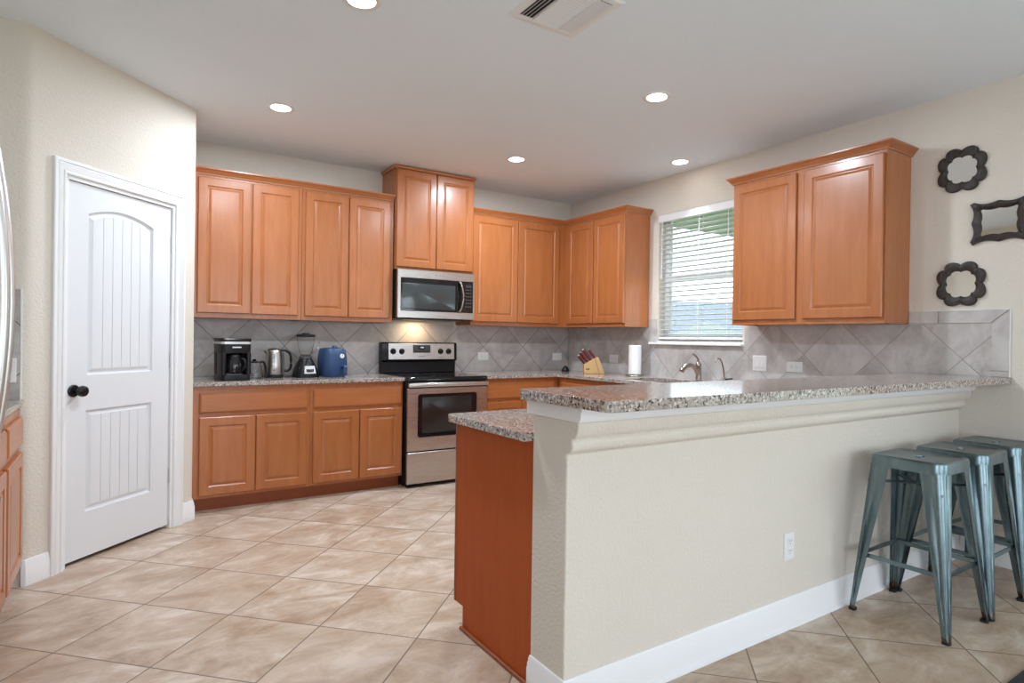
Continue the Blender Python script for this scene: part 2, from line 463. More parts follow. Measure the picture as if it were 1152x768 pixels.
for z in (1.817, 1.078, .336):
    h = MB().lathe([(.0065, z-.047), (.0065, z+.047)], (.936, .008, 0), 10)
    h.box(.9335, .9525, .0095, .0135, z-.044, z+.044); h.build('hinge', SILV, door)
MB().box(.206, .2135, .0205, .024, .91, .965).build('strike_plate', NICKEL, door)
# jambs and casing
b = MB()
b.box(.194, .2125, -.001, .11, 0, 2.065); b.box(.9345, .953, -.001, .11, 0, 2.065); b.box(.194, .953, -.001, .11, 2.0505, 2.068)
b.box(.2125, .222, .052, .07, 0, 2.05); b.box(.925, .9345, .052, .07, 0, 2.05); b.box(.2125, .9345, .052, .07, 2.038, 2.0505)
# casing: mitred profile (across, out) swept round three sides
cs = [(0, .0), (0, .010), (.006, .015), (.016, .015), (.020, .009), (.028, .013), (.050, .022), (.056, .017), (.060, .023), (.072, .021), (.076, .017), (.076, 0)]
def casing_loop(x, z, mx, mz): return [(x+mx*a, -o, z+mz*a) for a, o in cs]
b.loops([casing_loop(.195, 0, -1, 0), casing_loop(.195, 2.069, -1, 1), casing_loop(.952, 2.069, 1, 1), casing_loop(.952, 0, 1, 0)])
on_pantry(struct(b.build('trim_1', WHITE)))

# baseboards
BBP = [(0, 0), (.016, 0), (.016, .088), (.013, .094), (.013, .104), (.009, .112), (.009, .118), (.004, .128), (0, .128)]
def shoe(b, path): b.sweep([(.016, 0), (.028, 0), (.026, .010), (.016, .018)], path)
c0 = sp_(.118); c1 = sp_(1.03)
b = MB(); b.sweep(BBP, [(-.40, 3.77), tuple(P0), c0]); struct(b.build('baseboard_pantry', WHITE))
b = MB(); b.sweep(BBP, [c1, tuple(P1), (P1.x, 4.75)]); struct(b.build('baseboard_pantry_corner', WHITE))
b = MB(); pth = [(XH, YHB-.002), (XH, YH), (XR, YH)]; b.sweep(BBP, pth); shoe(b, pth); struct(b.build('baseboard_peninsula', WHITE))
b = MB(); b.sweep(BBP, [(XR, YH-.018), (XR, .25)]); struct(b.build('baseboard_right', WHITE))

# half wall with stepped plaster moulding
pr = [(YHB, 0), (YH, 0), (YH, .868), (YH-.018, .876), (YH-.029, .888), (YH-.031, .902), (YH-.027, .914), (YH-.030, .919), (YH-.046, .928), (YH-.056, .942), (YH-.060, .960), (YH-.060, .979), (YHB, .979)]
struct(MB().prism(pr, 'x', XH, XR).build('wall_peninsula', WALL, bevel=.010, seg=3))
b = MB(); b.prism([(1.470, 1.032), (1.470, 1.020), (1.474, 1.012), (1.476, .992), (1.482, .980), (1.776, .980), (1.778, 1.032)], 'x', 1.219, XR)
struct(b.build('trim_2', WHITE, bevel=.002))

# ------------------------------------------------------------------ kitchen window with blind, outside world
WX = XR+.085
def pane_mat():
    m = bpy.data.materials.new('window_pane'); m.use_nodes = True; t = m.node_tree; t.nodes.clear()
    o = t.nodes.new('ShaderNodeOutputMaterial'); mx = t.nodes.new('ShaderNodeMixShader'); a = t.nodes.new('ShaderNodeBsdfTransparent'); g = t.nodes.new('ShaderNodeBsdfGlossy')
    g.inputs['Roughness'].default_value = .02; a.inputs['Color'].default_value = (.96, .98, .98, 1); mx.inputs[0].default_value = .05
    t.links.new(a.outputs[0], mx.inputs[1]); t.links.new(g.outputs[0], mx.inputs[2]); t.links.new(mx.outputs[0], o.inputs[0]); return m
win = bpy.data.objects.new('window_1', None); COL.objects.link(win); struct(win)
b = MB()
b.box(WX, WX+.05, WY0, WY0+.05, WZ0, WZ1); b.box(WX, WX+.05, WY1-.05, WY1, WZ0, WZ1)
b.box(WX, WX+.05, WY0+.05, WY1-.05, WZ0, WZ0+.05); b.box(WX, WX+.05, WY0+.05, WY1-.05, WZ1-.05, WZ1)
b.box(WX-.006, WX+.04, WY0+.05, WY1-.05, 1.80, 1.85)
b.build('window_frame', WHITE, win, bevel=.003)
MB().box(WX+.02, WX+.026, WY0+.05, WY1-.05, WZ0+.05, WZ1-.05).build('pane', pane_mat(), win)
b = MB(); b.box(XR-.045, XR+.08, WY0-.02, WY1+.078, 1.212, 1.234)
sill = b.build('window_sill', WHITE, win, bevel=.004)
blind = thing('window_blind', 'white horizontal slat blind hanging in the kitchen window', 'blind', (XR+.03, 3.506, 2.41))
b = MB(); b.box(-.028, .03, -.452, .452, -.05, 0); b.build('headrail', SLATM, blind)
b = MB(); b.loops([[(-.034, y, z) if i else (-.034, y, z) for i, (y, z) in enumerate(((-.455, -.075), (.455, -.075), (.455, -.002), (-.455, -.002)))],
                   [(-.044, y, z) for y, z in ((-.455, -.068), (.455, -.068), (.455, -.012), (-.455, -.012))]])
b.build('valance', SLATM, blind)
sm = MB(); q = [(-.025, -.0015), (0, .0008), (.025, -.0015), (.025, .0012), (0, .0035), (-.025, .0012)]
a_ = R(-9); q = [(x*math.cos(a_)-z*math.sin(a_), x*math.sin(a_)+z*math.cos(a_)) for x, z in q]
sm.prism(q, 'y', -.447, .447)
s0 = sm.build('slat', SLATM, blind, smooth=False); s0.location = (0, 0, -.105)
for i in range(1, 24):
    c = s0.copy(); COL.objects.link(c); c.parent = blind; c.location = (0, 0, -.105-.0435*i)
MB().box(-.026, .026, -.449, .449, -1.148, -1.128).build('bottom_rail', SLATM, blind, bevel=.003)
for y in (-.30, .0, .30):
    b = MB(); b.box(-.0275, -.0262, y-.002, y+.002, -1.13, -.05); b.box(.0262, .0275, y-.002, y+.002, -1.13, -.05); b.build('ladder_cord', SLATM, blind)
MB().tube([(-.05, .40, -.07), (-.052, .40, -.6)], .004, 6).build('tilt_wand', PLAST, blind)

# outside
LAWN = plaster('lawn', (.16, .24, .08), 20, .5, .02, .3)
struct(MB().box(XR+.16, 60, -30, 60, -.6, -.5).build('ground', LAWN))
SOFF = mat('porch_soffit', (.30, .34, .30), .8)
struct(MB().box(XR+.145, 9.5, -3.2, 5.06, 2.62, 2.82).build('ceiling_porch', SOFF))
def shingles():
    m = mat('grey_shingles', (.22, .25, .30), .9); n = N(m)
    n.color(n.mix(n.noise(n.coord(), 6, 5), (.17, .185, .195), (.26, .27, .28))); return m
SH = shingles(); SIDING = mat('pale_siding', (.42, .42, .41), .8)
hs = thing('house', 'neighbouring house with grey shingle roof seen through the window blind', 'house', (27, 22, -.5), 40)
b = MB(); b.box(-3, 3, -9, 9, 0, 1.85); b.build('wall', SIDING, hs)
b = MB(); b.loops([[(-3.5, -9.5, 1.85), (3.5, -9.5, 1.85), (3.5, 9.5, 1.85), (-3.5, 9.5, 1.85)], [(-.01, -6.5, 3.95), (.01, -6.5, 3.95), (.01, 6.5, 3.95), (-.01, 6.5, 3.95)]]); b.build('roof', SH, hs)
b = MB(); b.prism([(-2.4, 1.86), (2.4, 1.86), (0, 2.75)], 'x', -3.9, -1.0); b.build('gable', SIDING, hs)
b = MB(); b.box(-3.06, -2.99, -5.5, -4.0, .2, 1.0); b.build('window', OVENG, hs)

# ------------------------------------------------------------------ cabinets
def cab_door(w_, h_, frame=.058):
    """frame-and-raised-panel door, x 0..w, z 0..h, back at y=0, face at y=-.02"""
    b = MB(); L = []
    for d, y in ((0, 0), (0, -.015), (.005, -.020), (frame, -.020), (frame+.003, -.0165), (frame+.009, -.0125), (frame+.013, -.0125), (frame+.030, -.0185), (frame+.031, -.0185)):
        L.append([(d, y, d), (w_-d, y, d), (w_-d, y, h_-d), (d, y, h_-d)])
    return b.loops(L)
def drawer_front(w_, h_):
    b = MB(); L = []
    for d, y in ((0, 0), (0, -.012), (.004, -.0145), (.012, -.020)):
        L.append([(d, y, d), (w_-d, y, d), (w_-d, y, h_-d), (d, y, h_-d)])
    return b.loops(L)
_cache = {}
def put(kind, w_, h_, x, y, z, parent):
    k = (kind, round(w_, 3), round(h_, 3))
    if k not in _cache:
        o = (cab_door(w_, h_) if kind == 'door' else drawer_front(w_, h_)).build(kind, WOOD if kind == 'door' else WOODH, parent, smooth=False)
        _cache[k] = o
    else:
        o = _cache[k].copy(); COL.objects.link(o); o.parent = parent; o.name = kind
    o.location = (x, y, z); return o
UB, UT = 1.372, 2.425
def upper(label, loc, rz, w_, doors, z0=UB, z1=UT, dz=(1.407, 2.406), depth=.303, grp=None):
    t = thing('wall_cabinet', label, 'cabinet', loc, rz)
    b = MB(); b.box(0, w_, -depth+.02, -.001, z0+.012, z1); b.box(0, w_, -depth, -depth+.02, z0, z1)
    b.box(0, .016, -depth+.02, -.001, z0, z0+.012); b.box(w_-.016, w_, -depth+.02, -.001, z0, z0+.012)
    b.build('cabinet_box', WOOD, t, bevel=.0015)
    for x0, x1 in doors: put('door', x1-x0, dz[1]-dz[0], x0, -depth-.0005, dz[0], t)
    return t
CB = YB-.002
CROWN = [(0, 0), (.010, 0), (.012, .010), (.018, .014), (.022, .022), (.036, .036), (.042, .040), (.042, .050), (0, .050)]
def crown(path, parent=None, z=2.426, prof=CROWN):
    b = MB(); b.sweep([(o, z+h) for o, h in prof], path); return b
yf = CB-.303
U_L = upper('two door maple wall cabinet next to the pantry wall above the coffee maker', (.416, CB, 0), 0, .794, [(.048, .411), (.421, .764)])
U_M = upper('two door maple wall cabinet left of the microwave above the blue air fryer', (1.2115, CB, 0), 0, .772, [(.023, .373), (.381, .737)])
cr = crown([(.416, yf), (1.9835, yf)]).build('crown_molding', WOODH); tag(cr, 'maple crown molding along the top of the wall cabinets left of the microwave', 'molding')
# tall cabinet above the microwave
MX0 = 1.992
t = upper('tall raised maple cabinet above the microwave reaching to the ceiling', (MX0, CB, 0), 0, .765, [(.004, .380), (.386, .761)], 1.842, 2.735, (1.862, 2.712), .335)
b = MB(); b.sweep([(0, 2.7165), (.012, 2.7165), (.020, 2.728), (.020, 2.742), (0, 2.742)], [(0, -.02), (0, -.335), (.765, -.335), (.765, -.02)]); 
b.build('crown', WOODH, t)
# right of the microwave, and round the corner
upper('two door maple wall cabinet right of the microwave in the back corner', (2.7625, CB, 0), 0, XR-.002-2.7625, [(.006, .516), (.524, 1.026)])
upper('two door maple wall cabinet in the back corner left of the window', (XR-.002, CB-.3035, 0), -90, .908, [(.06, .463), (.475, .904)])
yE = CB-.3035-.908; xf = XR-.002-.303
cr = crown([(2.7625, yf), (xf, yf), (xf, yE), (XR-.002, yE)]).build('crown_molding', WOODH)
tag(cr, 'maple crown molding turning the corner right of the microwave to the window', 'molding')
t = upper('two door maple wall cabinet right of the window above the bar end', (XR-.002, 2.922, 0), -90, 1.087, [(.012, .512), (.567, 1.076)])
cr = crown([(0.0, -.001), (0, -.303), (1.087, -.303), (1.087, -.001)]).build('crown', WOODH, t)

def base(label, loc, rz, w_, doors, drawers, top=.882, depth=.608, dz=(.122, .668), rz_=(.697, .838), toe=True):
    t = thing('base_cabinet', label, 'cabinet', loc, rz)
    b = MB(); b.box(0, w_, -depth, -.002, .10, top)
    b.build('cabinet_box', WOOD, t, bevel=.0015)
    if top < .88:
        MB().box(0, w_, -depth, -depth+.018, top+.0005, .882).build('front_rail', WOODH, t)
    MB().box(0, w_, -depth+.075, -depth+.09, .0, .0995).build('toe_kick', TOE, t)
    for x0, x1 in doors: put('door', x1-x0, dz[1]-dz[0], x0, -depth-.0005, dz[0], t)
    for x0, x1 in drawers: put('drawer', x1-x0, rz_[1]-rz_[0], x0, -depth-.0005, rz_[0], t)
    return t
base('maple base cabinet beside the pantry door under the coffee maker and kettle', (.416, CB, 0), 0, .794, [(.042, .405), (.411, .773)], [(.042, .773)])
base('maple base cabinet left of the stove under the blender and air fryer', (1.2115, CB, 0), 0, .752, [(.021, .380), (.386, .742)], [(.021, .742)])
base('maple base cabinet right of the stove in the back corner', (2.7425, CB, 0), 0, XR-.002-2.7425, [(.02, .40), (.406, .786)], [(.02, .786)])
base('maple base cabinet along the window wall nearest the back corner', (XR-.002, CB-.63, 0), -90, .72, [(.05, .37), (.376, .70)], [(.05, .70)])
base('maple sink base cabinet under the kitchen window', (XR-.002, CB-1.352, 0), -90, .90, [(.02, .447), (.453, .88)], [(.02, .88)], top=.66)
base('maple base cabinet along the window wall nearest the peninsula', (XR-.002, CB-2.254, 0), -90, .68, [(.02, .66)], [(.02, .66)])
# peninsula cabinets (fronts face the kitchen)
base('maple peninsula base cabinet nearest the window wall', (XR-.615, YHB+.003, 0), 180, 1.15, [(.02, .57), (.58, 1.13)], [(.02, .57), (.58, 1.13)], depth=.57)
pc = base('maple peninsula cabinet ending in a plain reddish veneer panel', (XR-.615-1.152, YHB+.003, 0), 180, 1.17, [(.02, .58), (.59, 1.15)], [(.02, .58), (.59, 1.15)], depth=.57)
pw = 1.17
b = MB(); b.prism([(-.002, .0), (-.515, .0), (-.515, .10), (-.590, .10), (-.590, .882), (-.002, .882)], 'x', pw+.0005, pw+.010); b.build('end_panel', PANEL, pc)
b = MB(); b.prism([(-.002, .0), (-.525, .0), (-.525, .008), (-.522, .016), (-.002, .016)], 'x', pw+.0105, pw+.022); 
b.build('shoe_molding', TOE, pc, bevel=.004)
MB().box(pw+.0005, pw+.013, -.594, -.578, .10, .882).build('corner_bead', TOE, pc, bevel=.003)
# cabinet on the left wall, by the refrigerator
t = base('maple base cabinet at the far left between refrigerator and pantry wall', (XL+.002, 2.62, 0), 90, 1.146, [(.03, .615), (.66, 1.11)], [(.03, .615), (.66, 1.11)], depth=.63, rz_=(.70, .835), dz=(.122, .665))
k = MB(); k.lathe([(.005, -.650), (.005, -.665), (.013, -.670), (.011, -.678)], (.24, 0, .63), 12, axis='y'); k.build('knob', KNOBB, t)

# ------------------------------------------------------------------ worktops
CZ0, CZ1 = .8835, .914
def arc(cx, cy_, r, a0, a1, n=6): return [(cx+r*math.cos(R(a0+(a1-a0)*i/(n-1))), cy_+r*math.sin(R(a0+(a1-a0)*i/(n-1)))) for i in range(n)]
c = MB(); c.slab([(.414, 4.645), (1.9665, 4.645), (1.9665, CB), (.414, CB)], [], CZ0, CZ1)
tag(c.build('granite_worktop', GRAN, bevel=.006, seg=3), 'speckled granite worktop carrying the coffee maker, kettle and air fryer left of the stove', 'worktop')
yi, xi, yp = 4.645, XR-.645, 2.362
outer = [(2.739, yi)]+arc(xi-.05, yi-.05, .05, 90, 0)+arc(xi-.05, yp+.05, .05, 0, -90)+arc(1.187+.045, yp-.045, .045, 90, 180)+[(1.187, YHB+.001), (XR-.002, YHB+.001), (XR-.002, CB), (2.739, CB)]
hole = rrect(.40, .76, .05, 3.83, 3.48)
c = MB(); c.slab(outer, [hole], CZ0, CZ1)
tag(c.build('granite_worktop', GRAN, bevel=.006, seg=3), 'speckled granite worktop running past the sink and along the low side of the peninsula', 'worktop')
c = MB(); o_ = arc(1.180+.035, 1.785-.035, .035, 90, 180)+arc(1.180+.03, 1.306+.03, .03, 180, 270)+[(XR-.001, 1.306), (XR-.001, 1.785)]
c.slab(o_, [], 1.0325, 1.067)
tag(c.build('granite_bar_top', GRAN, bevel=.008, seg=3), 'raised granite bar top on the cream half wall', 'worktop')
c = MB(); c.slab([(XL+.002, 2.6), (-.400, 2.6), (-.400, 3.768), (XL+.002, 3.768)], [], CZ0, CZ1)
tag(c.build('granite_worktop', GRAN, bevel=.006, seg=3), 'short granite worktop at the far left beside the refrigerator', 'worktop')

# ------------------------------------------------------------------ tile backsplash
b = MB().box(.413, XR-.010, YB-.008, YB-.0003, .9145, 1.3715)
tag(b.build('tile_backsplash', SPB), 'grey diagonal tile backsplash on the back wall behind the stove', 'backsplash')
bs = MB(); x0, x1 = XR-.008, XR-.0003
bs.box(x0, x1, 1.400, 1.786, 1.0675, 1.372); bs.box(x0, x1, 1.786, 3.03, .9145, 1.372)
bs.box(x0, x1, 3.03, 4.04, .9145, 1.2105); bs.box(x0, x1, 4.04, YB-.0085, .9145, 1.3715)
bs = bs.build('tile_backsplash', SPR); tag(bs, 'grey beige tile backsplash on the window wall with a border at the bar end', 'backsplash')
def bord(pl): 
    b = MB(); b.prism(pl, 'x', x0-.0004, x1); return b.build('border_tile', BORD, bs, bevel=.001)
bord([(1.670, 1.376), (1.832, 1.376), (1.832, 1.449), (1.670, 1.449)])
bord([(1.405, 1.376), (1.666, 1.376), (1.666, 1.449), (1.322, 1.449)])
bord([(1.318, 1.445), (1.400, 1.372), (1.400, 1.102), (1.318, 1.102)])
bord([(1.318, 1.0685), (1.400, 1.0685), (1.400, 1.098), (1.318, 1.098)])
bord([(3.966, 1.236), (4.036, 1.236), (4.068, 1.236), (4.068, 1.449), (3.966, 1.449)])
b = MB(); b.box(XR-.0095, XR-.0004, 1.3125, 1.317, 1.0685, 1.4525); b.box(XR-.0095, XR-.0004, 1.317, 1.832, 1.4495, 1.4525); b.build('edge_strip', PLAST, bs)
b = MB().box(XL+.012, -.412, 3.7617, 3.7697, .9145, 1.452)
sb = b.build('tile_backsplash', SPB); tag(sb, 'grey tile backsplash on the wall stub at the far left beside the pantry', 'backsplash')
MB().box(-.4115, -.406, 3.760, 3.7697, .9145, 1.455).build('edge_strip', WHITE, sb)

# ------------------------------------------------------------------ outlets and switches (local: plate in xz, facing -y)
def outlet(label, loc, rz, horizontal=True, switch=0, cat='outlet'):
    t = thing('light_switch' if switch else 'wall_outlet', label, cat, loc, rz)
    w_, h_ = (.122, .078) if horizontal else (.074, .120)
    if switch == 2: w_, h_ = .120, .120
    b = MB(); L = []
    for d, y in ((0, 0), (0, -.003), (.004, -.006)):
        L.append([(-w_/2+d, y, -h_/2+d), (w_/2-d, y, -h_/2+d), (w_/2-d, y, h_/2-d), (-w_/2+d, y, h_/2-d)])
    b.loops(L); b.build('plate', PLAST, t, smooth=False)
    if switch:
        for k in range(switch):
            x = (k-(switch-1)/2)*.046
            MB().prism([(-.0062, -.034), (-.0105, -.030), (-.0072, .034), (-.0062, .034)], 'x', x-.0165, x+.0165).build('rocker', PLAST, t, smooth=False)
    else:
        for s_ in (-1, 1):
            cx, cz = (s_*.0215, 0) if horizontal else (0, s_*.0215)
            b = MB().m(PLAST); L = [[(cx+p[0], y, cz+p[1]) for p in rrect(.030 if horizontal else .034, .034 if horizontal else .030, .009)] for y in (-.0061, -.0085)]
            b.loops(L); b.m(SLOT)
            for q in (-1, 1):
                if horizontal: b.box(cx-.004-.003, cx+.004-.003, -.0089, -.008, cz+q*.0065-.0013, cz+q*.0065+.0013)
                else: b.box(cx+q*.0065-.0013, cx+q*.0065+.0013, -.0089, -.008, cz+.003-.004, cz+.003+.004)
            b.lathe([(.0024, -.008), (.0024, -.0089)], (cx+(.009 if horizontal else 0), 0, cz-(0 if horizontal else .009)), 8, axis='y')
            b.build('socket', None, t, smooth=False)
    return t
outlet('white horizontal outlet on the back wall just right of the stove', (3.079, YB-.0085, 1.066), 0)
outlet('white horizontal outlet on the back wall near the corner above the small black cone', (4.016, YB-.0085, 1.058), 0)
outlet('white horizontal outlet on the window wall between knife block and paper towels', (XR-.0085, 4.543, 1.060), -90)
outlet('white double rocker switch on the tile right of the faucets', (XR-.0085, 2.886, 1.082), -90, switch=2, cat='switch')
outlet('white horizontal outlet on the tile above the bar right of the double switch', (XR-.0085, 2.596, 1.067), -90)
outlet('white upright outlet low on the cream half wall left of the stools', (2.470, YH-.0005, .352), 0, horizontal=False)
outlet('white switch plate on the far left tile beside the refrigerator', (-.462, 3.761, 1.057), 0, False, 1, cat='switch')

# ------------------------------------------------------------------ stove
RX = 1.9715
st = thing('stove', 'stainless electric stove with black glass top and four knobs', 'stove', (RX, YB-.012, 0))
W = .760; FR = -.680                               # front plane of the doors
b = MB(); b.box(0, W, -.655, -.002, .035, .885); b.build('stove_body', BLACK, st, bevel=.003)
b = MB(); b.box(.03, .06, -.62, -.59, 0, .035); b.box(W-.06, W-.03, -.62, -.59, 0, .035); b.box(.03, .06, -.08, -.05, 0, .035); b.box(W-.06, W-.03, -.08, -.05, 0, .035); b.build('foot', BLACKM, st)
b = MB(); L = [at(rrect(W+.002, .69, .02, W/2, -.345), z) for z in (.886, .905)]; L.append(at(rrect(W-.01, .68, .02, W/2, -.345), .916)); b.loops(L); b.build('cooktop', BLACKG, st)
def ring(cx, cy_, r):
    b = MB(); b.lathe([(r, .9163), (r+.002, .9163)], (cx, cy_, 0), 40, False, False); return b
for cx, cy_, r in ((.2, -.5, .11), (.56, -.5, .085), (.2, -.22, .075), (.56, -.22, .1)): ring(cx, cy_, r).build('burner_ring', CHAR, st)
# backguard
pf = [(-.004, .917), (-.060, .917), (-.062, 1.02), (-.092, 1.035), (-.086, 1.185), (-.075, 1.20), (-.004, 1.20)]
b = MB(); b.prism(pf, 'x', .002, W-.002); b.build('backguard', BLACK, st, bevel=.004)
def on_guard(x0, x1, z0, z1, d):                    # a slanted plate on the guard face
    f = lambda z: -.092+(z-1.035)*.04-d
    return [(x0, f(z0), z0), (x1, f(z0), z0), (x1, f(z1), z1), (x0, f(z1), z1)]
b = MB(); b.loops([on_guard(.062, .728, 1.043, 1.190, -.001), on_guard(.062, .728, 1.043, 1.190, .003)]); b.build('control_panel', STEEL, st, bevel=.001)
b = MB(); b.loops([on_guard(.300, .478, 1.103, 1.176, .0031), on_guard(.302, .476, 1.105, 1.174, .006)]); dsp = b.build('display', CHAR, st)
b = MB(); b.loops([on_guard(.355, .415, 1.135, 1.170, .0061), on_guard(.355, .415, 1.135, 1.170, .0066)]); b.build('screen', mat('screen_dark', (.004, .006, .02), .15), dsp)
text_mesh('12:30', .016, Matrix.Translation((.388, -.0955, 1.153)) @ FRONT, SCREEN, 'clock_digits', dsp)
for i in range(4):
    b = MB(); b.box(.318+.037*i, .344+.037*i, -.0972, -.0955, 1.112, 1.122); b.build('button', BLACKM, dsp)
for x in (.106, .190, .582, .668):
    b = MB(); b.lathe([(.028, -.0915), (.027, -.096), (.022, -.100), (.020, -.114), (.016, -.117)], (x, 0, 1.117), 20, axis='y')
    b.box(x-.004, x+.004, -.121, -.116, 1.097, 1.137); b.build('knob', BLACK, st, bevel=.001)
text_mesh('Whirlpool', .016, Matrix.Translation((.390, -.0953, 1.070)) @ FRONT, SLOT, 'maker_name', st)
# front strip, oven door, drawer
b = MB(); b.prism([(FR-.004, .832), (FR-.022, .836), (FR-.028, .850), (FR-.022, .868), (FR+.01, .876), (FR+.01, .832)], 'x', .004, W-.004); b.build('oven_handle', STEEL, st, bevel=.003)
od = MB(); fo = rrect(W-.006, .520, .006, W/2, .564); wi = rrect(.560, .360, .022, W/2-.008, .596)
def loopxz(P, y): return [(p[0], y, p[1]) for p in P]
od.loops([loopxz(fo, FR+.024), loopxz(fo, FR+.003), loopxz(rrect(W-.012, .514, .006, W/2, .564), FR), loopxz(wi, FR), loopxz(wi, FR+.006)], True, False)
odo = od.build('oven_door', STEEL, st, smooth=False)
g = MB(); g.loops([loopxz(wi, FR+.007), loopxz(rrect(.556, .356, .02, W/2-.008, .596), FR+.002)]); g.build('window_surround', BLACKG, odo)
g = MB(); g.loops([loopxz(rrect(.470, .300, .012, W/2-.012, .600), FR+.0019), loopxz(rrect(.468, .298, .012, W/2-.012, .600), FR+.0012)]); g.build('oven_glass', OVENG, odo)
b = MB(); L = [loopxz(rrect(W-.006, .258, .006, W/2, .164), FR+.024), loopxz(rrect(W-.006, .258, .006, W/2, .164), FR+.003), loopxz(rrect(W-.012, .252, .006, W/2, .164), FR)]; b.loops(L); b.build('drawer', STEEL, st, smooth=False)

# ------------------------------------------------------------------ microwave
mw = thing('microwave', 'stainless over the range microwave with black glass door', 'microwave', (1.9945, YB-.003, 0))
W = .758; z0, z1, FM = 1.414, 1.840, -.392
b = MB(); b.box(0, W, FM+.03, -.006, z0-.006, z1-.001); b.build('body', BLACK, mw, bevel=.003)
b = MB(); b.box(.08, .68, FM+.05, -.05, z0-.012, z0-.0065); b.build('vent_grille', CHAR, mw)
fr = MB(); ou = rrect(W, z1-z0-.004, .005, W/2, (z0+z1)/2); gl = rrect(.714, .292, .004, .384, 1.622)
fr.loops([loopxz(ou, FM+.029), loopxz(ou, FM+.003), loopxz(rrect(W-.006, z1-z0-.010, .004, W/2, (z0+z1)/2), FM), loopxz(gl, FM), loopxz(gl, FM+.004)], True, False)
fro = fr.build('front_frame', STEEL, mw, smooth=False)
g = MB(); g.loops([loopxz(rrect(.710, .288, .004, .384, 1.622), FM+.005), loopxz(rrect(.708, .286, .004, .384, 1.622), FM+.001)]); g.build('door_glass', BLACKG, mw)
g = MB(); g.loops([loopxz(rrect(.515, .222, .006, .30, 1.608), FM+.0009), loopxz(rrect(.513, .220, .006, .30, 1.608), FM+.0004)]); g.build('door_window', MWG, mw)
pts = [(.600, FM+.002, 1.755), (.602, FM-.020, 1.748), (.612, FM-.034, 1.70), (.622, FM-.040, 1.622), (.612, FM-.034, 1.545), (.602, FM-.020, 1.497), (.600, FM+.002, 1.490)]
def smoothpts(P, n=5):
    P = [Vector(p) for p in P]; out = []
    for i in range(len(P)-1):
        a, b_, c_, d = P[max(i-1, 0)], P[i], P[i+1], P[min(i+2, len(P)-1)]
        for k in range(n):
            t = k/n; out.append(.5*((2*b_)+(c_-a)*t+(2*a-5*b_+4*c_-d)*t*t+(3*b_-a-3*c_+d)*t**3))
    return out+[P[-1]]
MB().tube(smoothpts(pts), .013, 12, .6).build('handle', CHROME, mw)
b = MB(); b.box(.665, .725, FM+.0002, FM+.0008, 1.71, 1.735); b.build('display', MWG, mw)
for i in range(6):
    for j in range(3):
        b = MB(); b.box(.664+.022*j, .680+.022*j, FM-.0003, FM+.0009, 1.685-.031*i, 1.695-.031*i); b.build('key', CHAR, mw)
text_mesh('Whirlpool', .022, Matrix.Translation((.395, FM-.0004, 1.803)) @ FRONT, CHROME, 'maker_name', mw)
l = bpy.data.lights.new('microwave_lamp', 'AREA'); l.shape = 'RECTANGLE'; l.size = .12; l.size_y = .05; l.energy = 1.5; l.color = (1, .74, .45)
lo = bpy.data.objects.new('microwave_lamp', l); COL.objects.link(lo); lo.location = (.32, -.12, z0-.018); lo.parent = mw

# ------------------------------------------------------------------ refrigerator (only its handles reach into the frame)
rf = thing('refrigerator', 'stainless refrigerator at the left edge with long bowed handles', 'refrigerator', (XL+.03, 1.36, 0), 90)
MB().box(0, .905, -.66, 0, .03, 1.76).build('fridge_body', CHAR, rf, bevel=.004)
MB().box(.02, .885, -.60, -.05, 0, .03).build('kick_plate', BLACKM, rf)
b = MB(); b.box(.002, .592, -.72, -.662, .07, 1.755); b.build('fridge_door', STEEL, rf, bevel=.012, seg=3)
b = MB(); b.box(.597, .903, -.72, -.662, .07, 1.755); b.build('freezer_door', STEEL, rf, bevel=.012, seg=3)
for x in (.555, .640):
    P = []
    for i in range(17):
        t = -1+i/8; z = 1.32+.46*t; P.append((x, -.772+.046*t*t if abs(t) < .99 else -.716, z))
    MB().tube(P, .0135, 12, 1.0, up=(0, 1, 0)).build('handle', HANDLE, rf)

# ------------------------------------------------------------------ counter appliances, left worktop
CT = CZ1+.0006
# coffee maker
cm = thing('coffee_maker', 'black drip coffee maker with silver band nearest the pantry door', 'coffee maker', (.690, 4.865, CT), 6)
b = MB(); b.loops([at(rrect(.200, .250, .03), 0), at(rrect(.204, .254, .03), .012), at(rrect(.196, .246, .03), .042)]); b.build('base', BLACK, cm)
b = MB(); b.loops([at(rrect(.200, .105, .025, 0, .072), .0425), at(rrect(.204, .105, .025, 0, .072), .20)]); b.build('water_tank', BLACK, cm)
for s_ in (-1, 1):
    b = MB(); b.loops([at(rrect(.034, .145, .014, s_*.085, -.0525), .0425), at(rrect(.034, .145, .014, s_*.085, -.0525), .2003)]); b.build('side_column', BLACK, cm)
b = MB(); b.loops([at(rrect(.204, .245, .03), .2005), at(rrect(.212, .252, .03), .285), at(rrect(.206, .245, .03), .290)]); b.build('brew_head', BLACK, cm)
b = MB(); b.loops([at(rrect(.216, .256, .03), .2905), at(rrect(.220, .258, .03), .296), at(rrect(.208, .246, .03), .306)]); b.build('lid', BLACK, cm)
b = MB(); b.loops([at(rrect(.2125, .2535, .03), .264), at(rrect(.214, .2545, .03), .282)], True, True); b.build('silver_band', SILV, cm)
MB().box(-.03, .03, -.1275, -.124, .236, .246).build('badge', SILV, cm)
ca = MB().lathe([(.050, .046), (.062, .06), (.065, .10), (.060, .145), (.048, .168), (.048, .178)], (0, -.055, 0)).build('carafe', DGLASS, cm)
MB().lathe([(.052, .1785), (.05, .188), (.02, .192)], (0, -.055, 0)).build('carafe_lid', BLACK, ca)
MB().tube(smoothpts([(.035, -.108, .16), (.050, -.135, .15), (.052, -.140, .10), (.040, -.112, .07)]), .009, 8).build('carafe_handle', BLACK, ca)
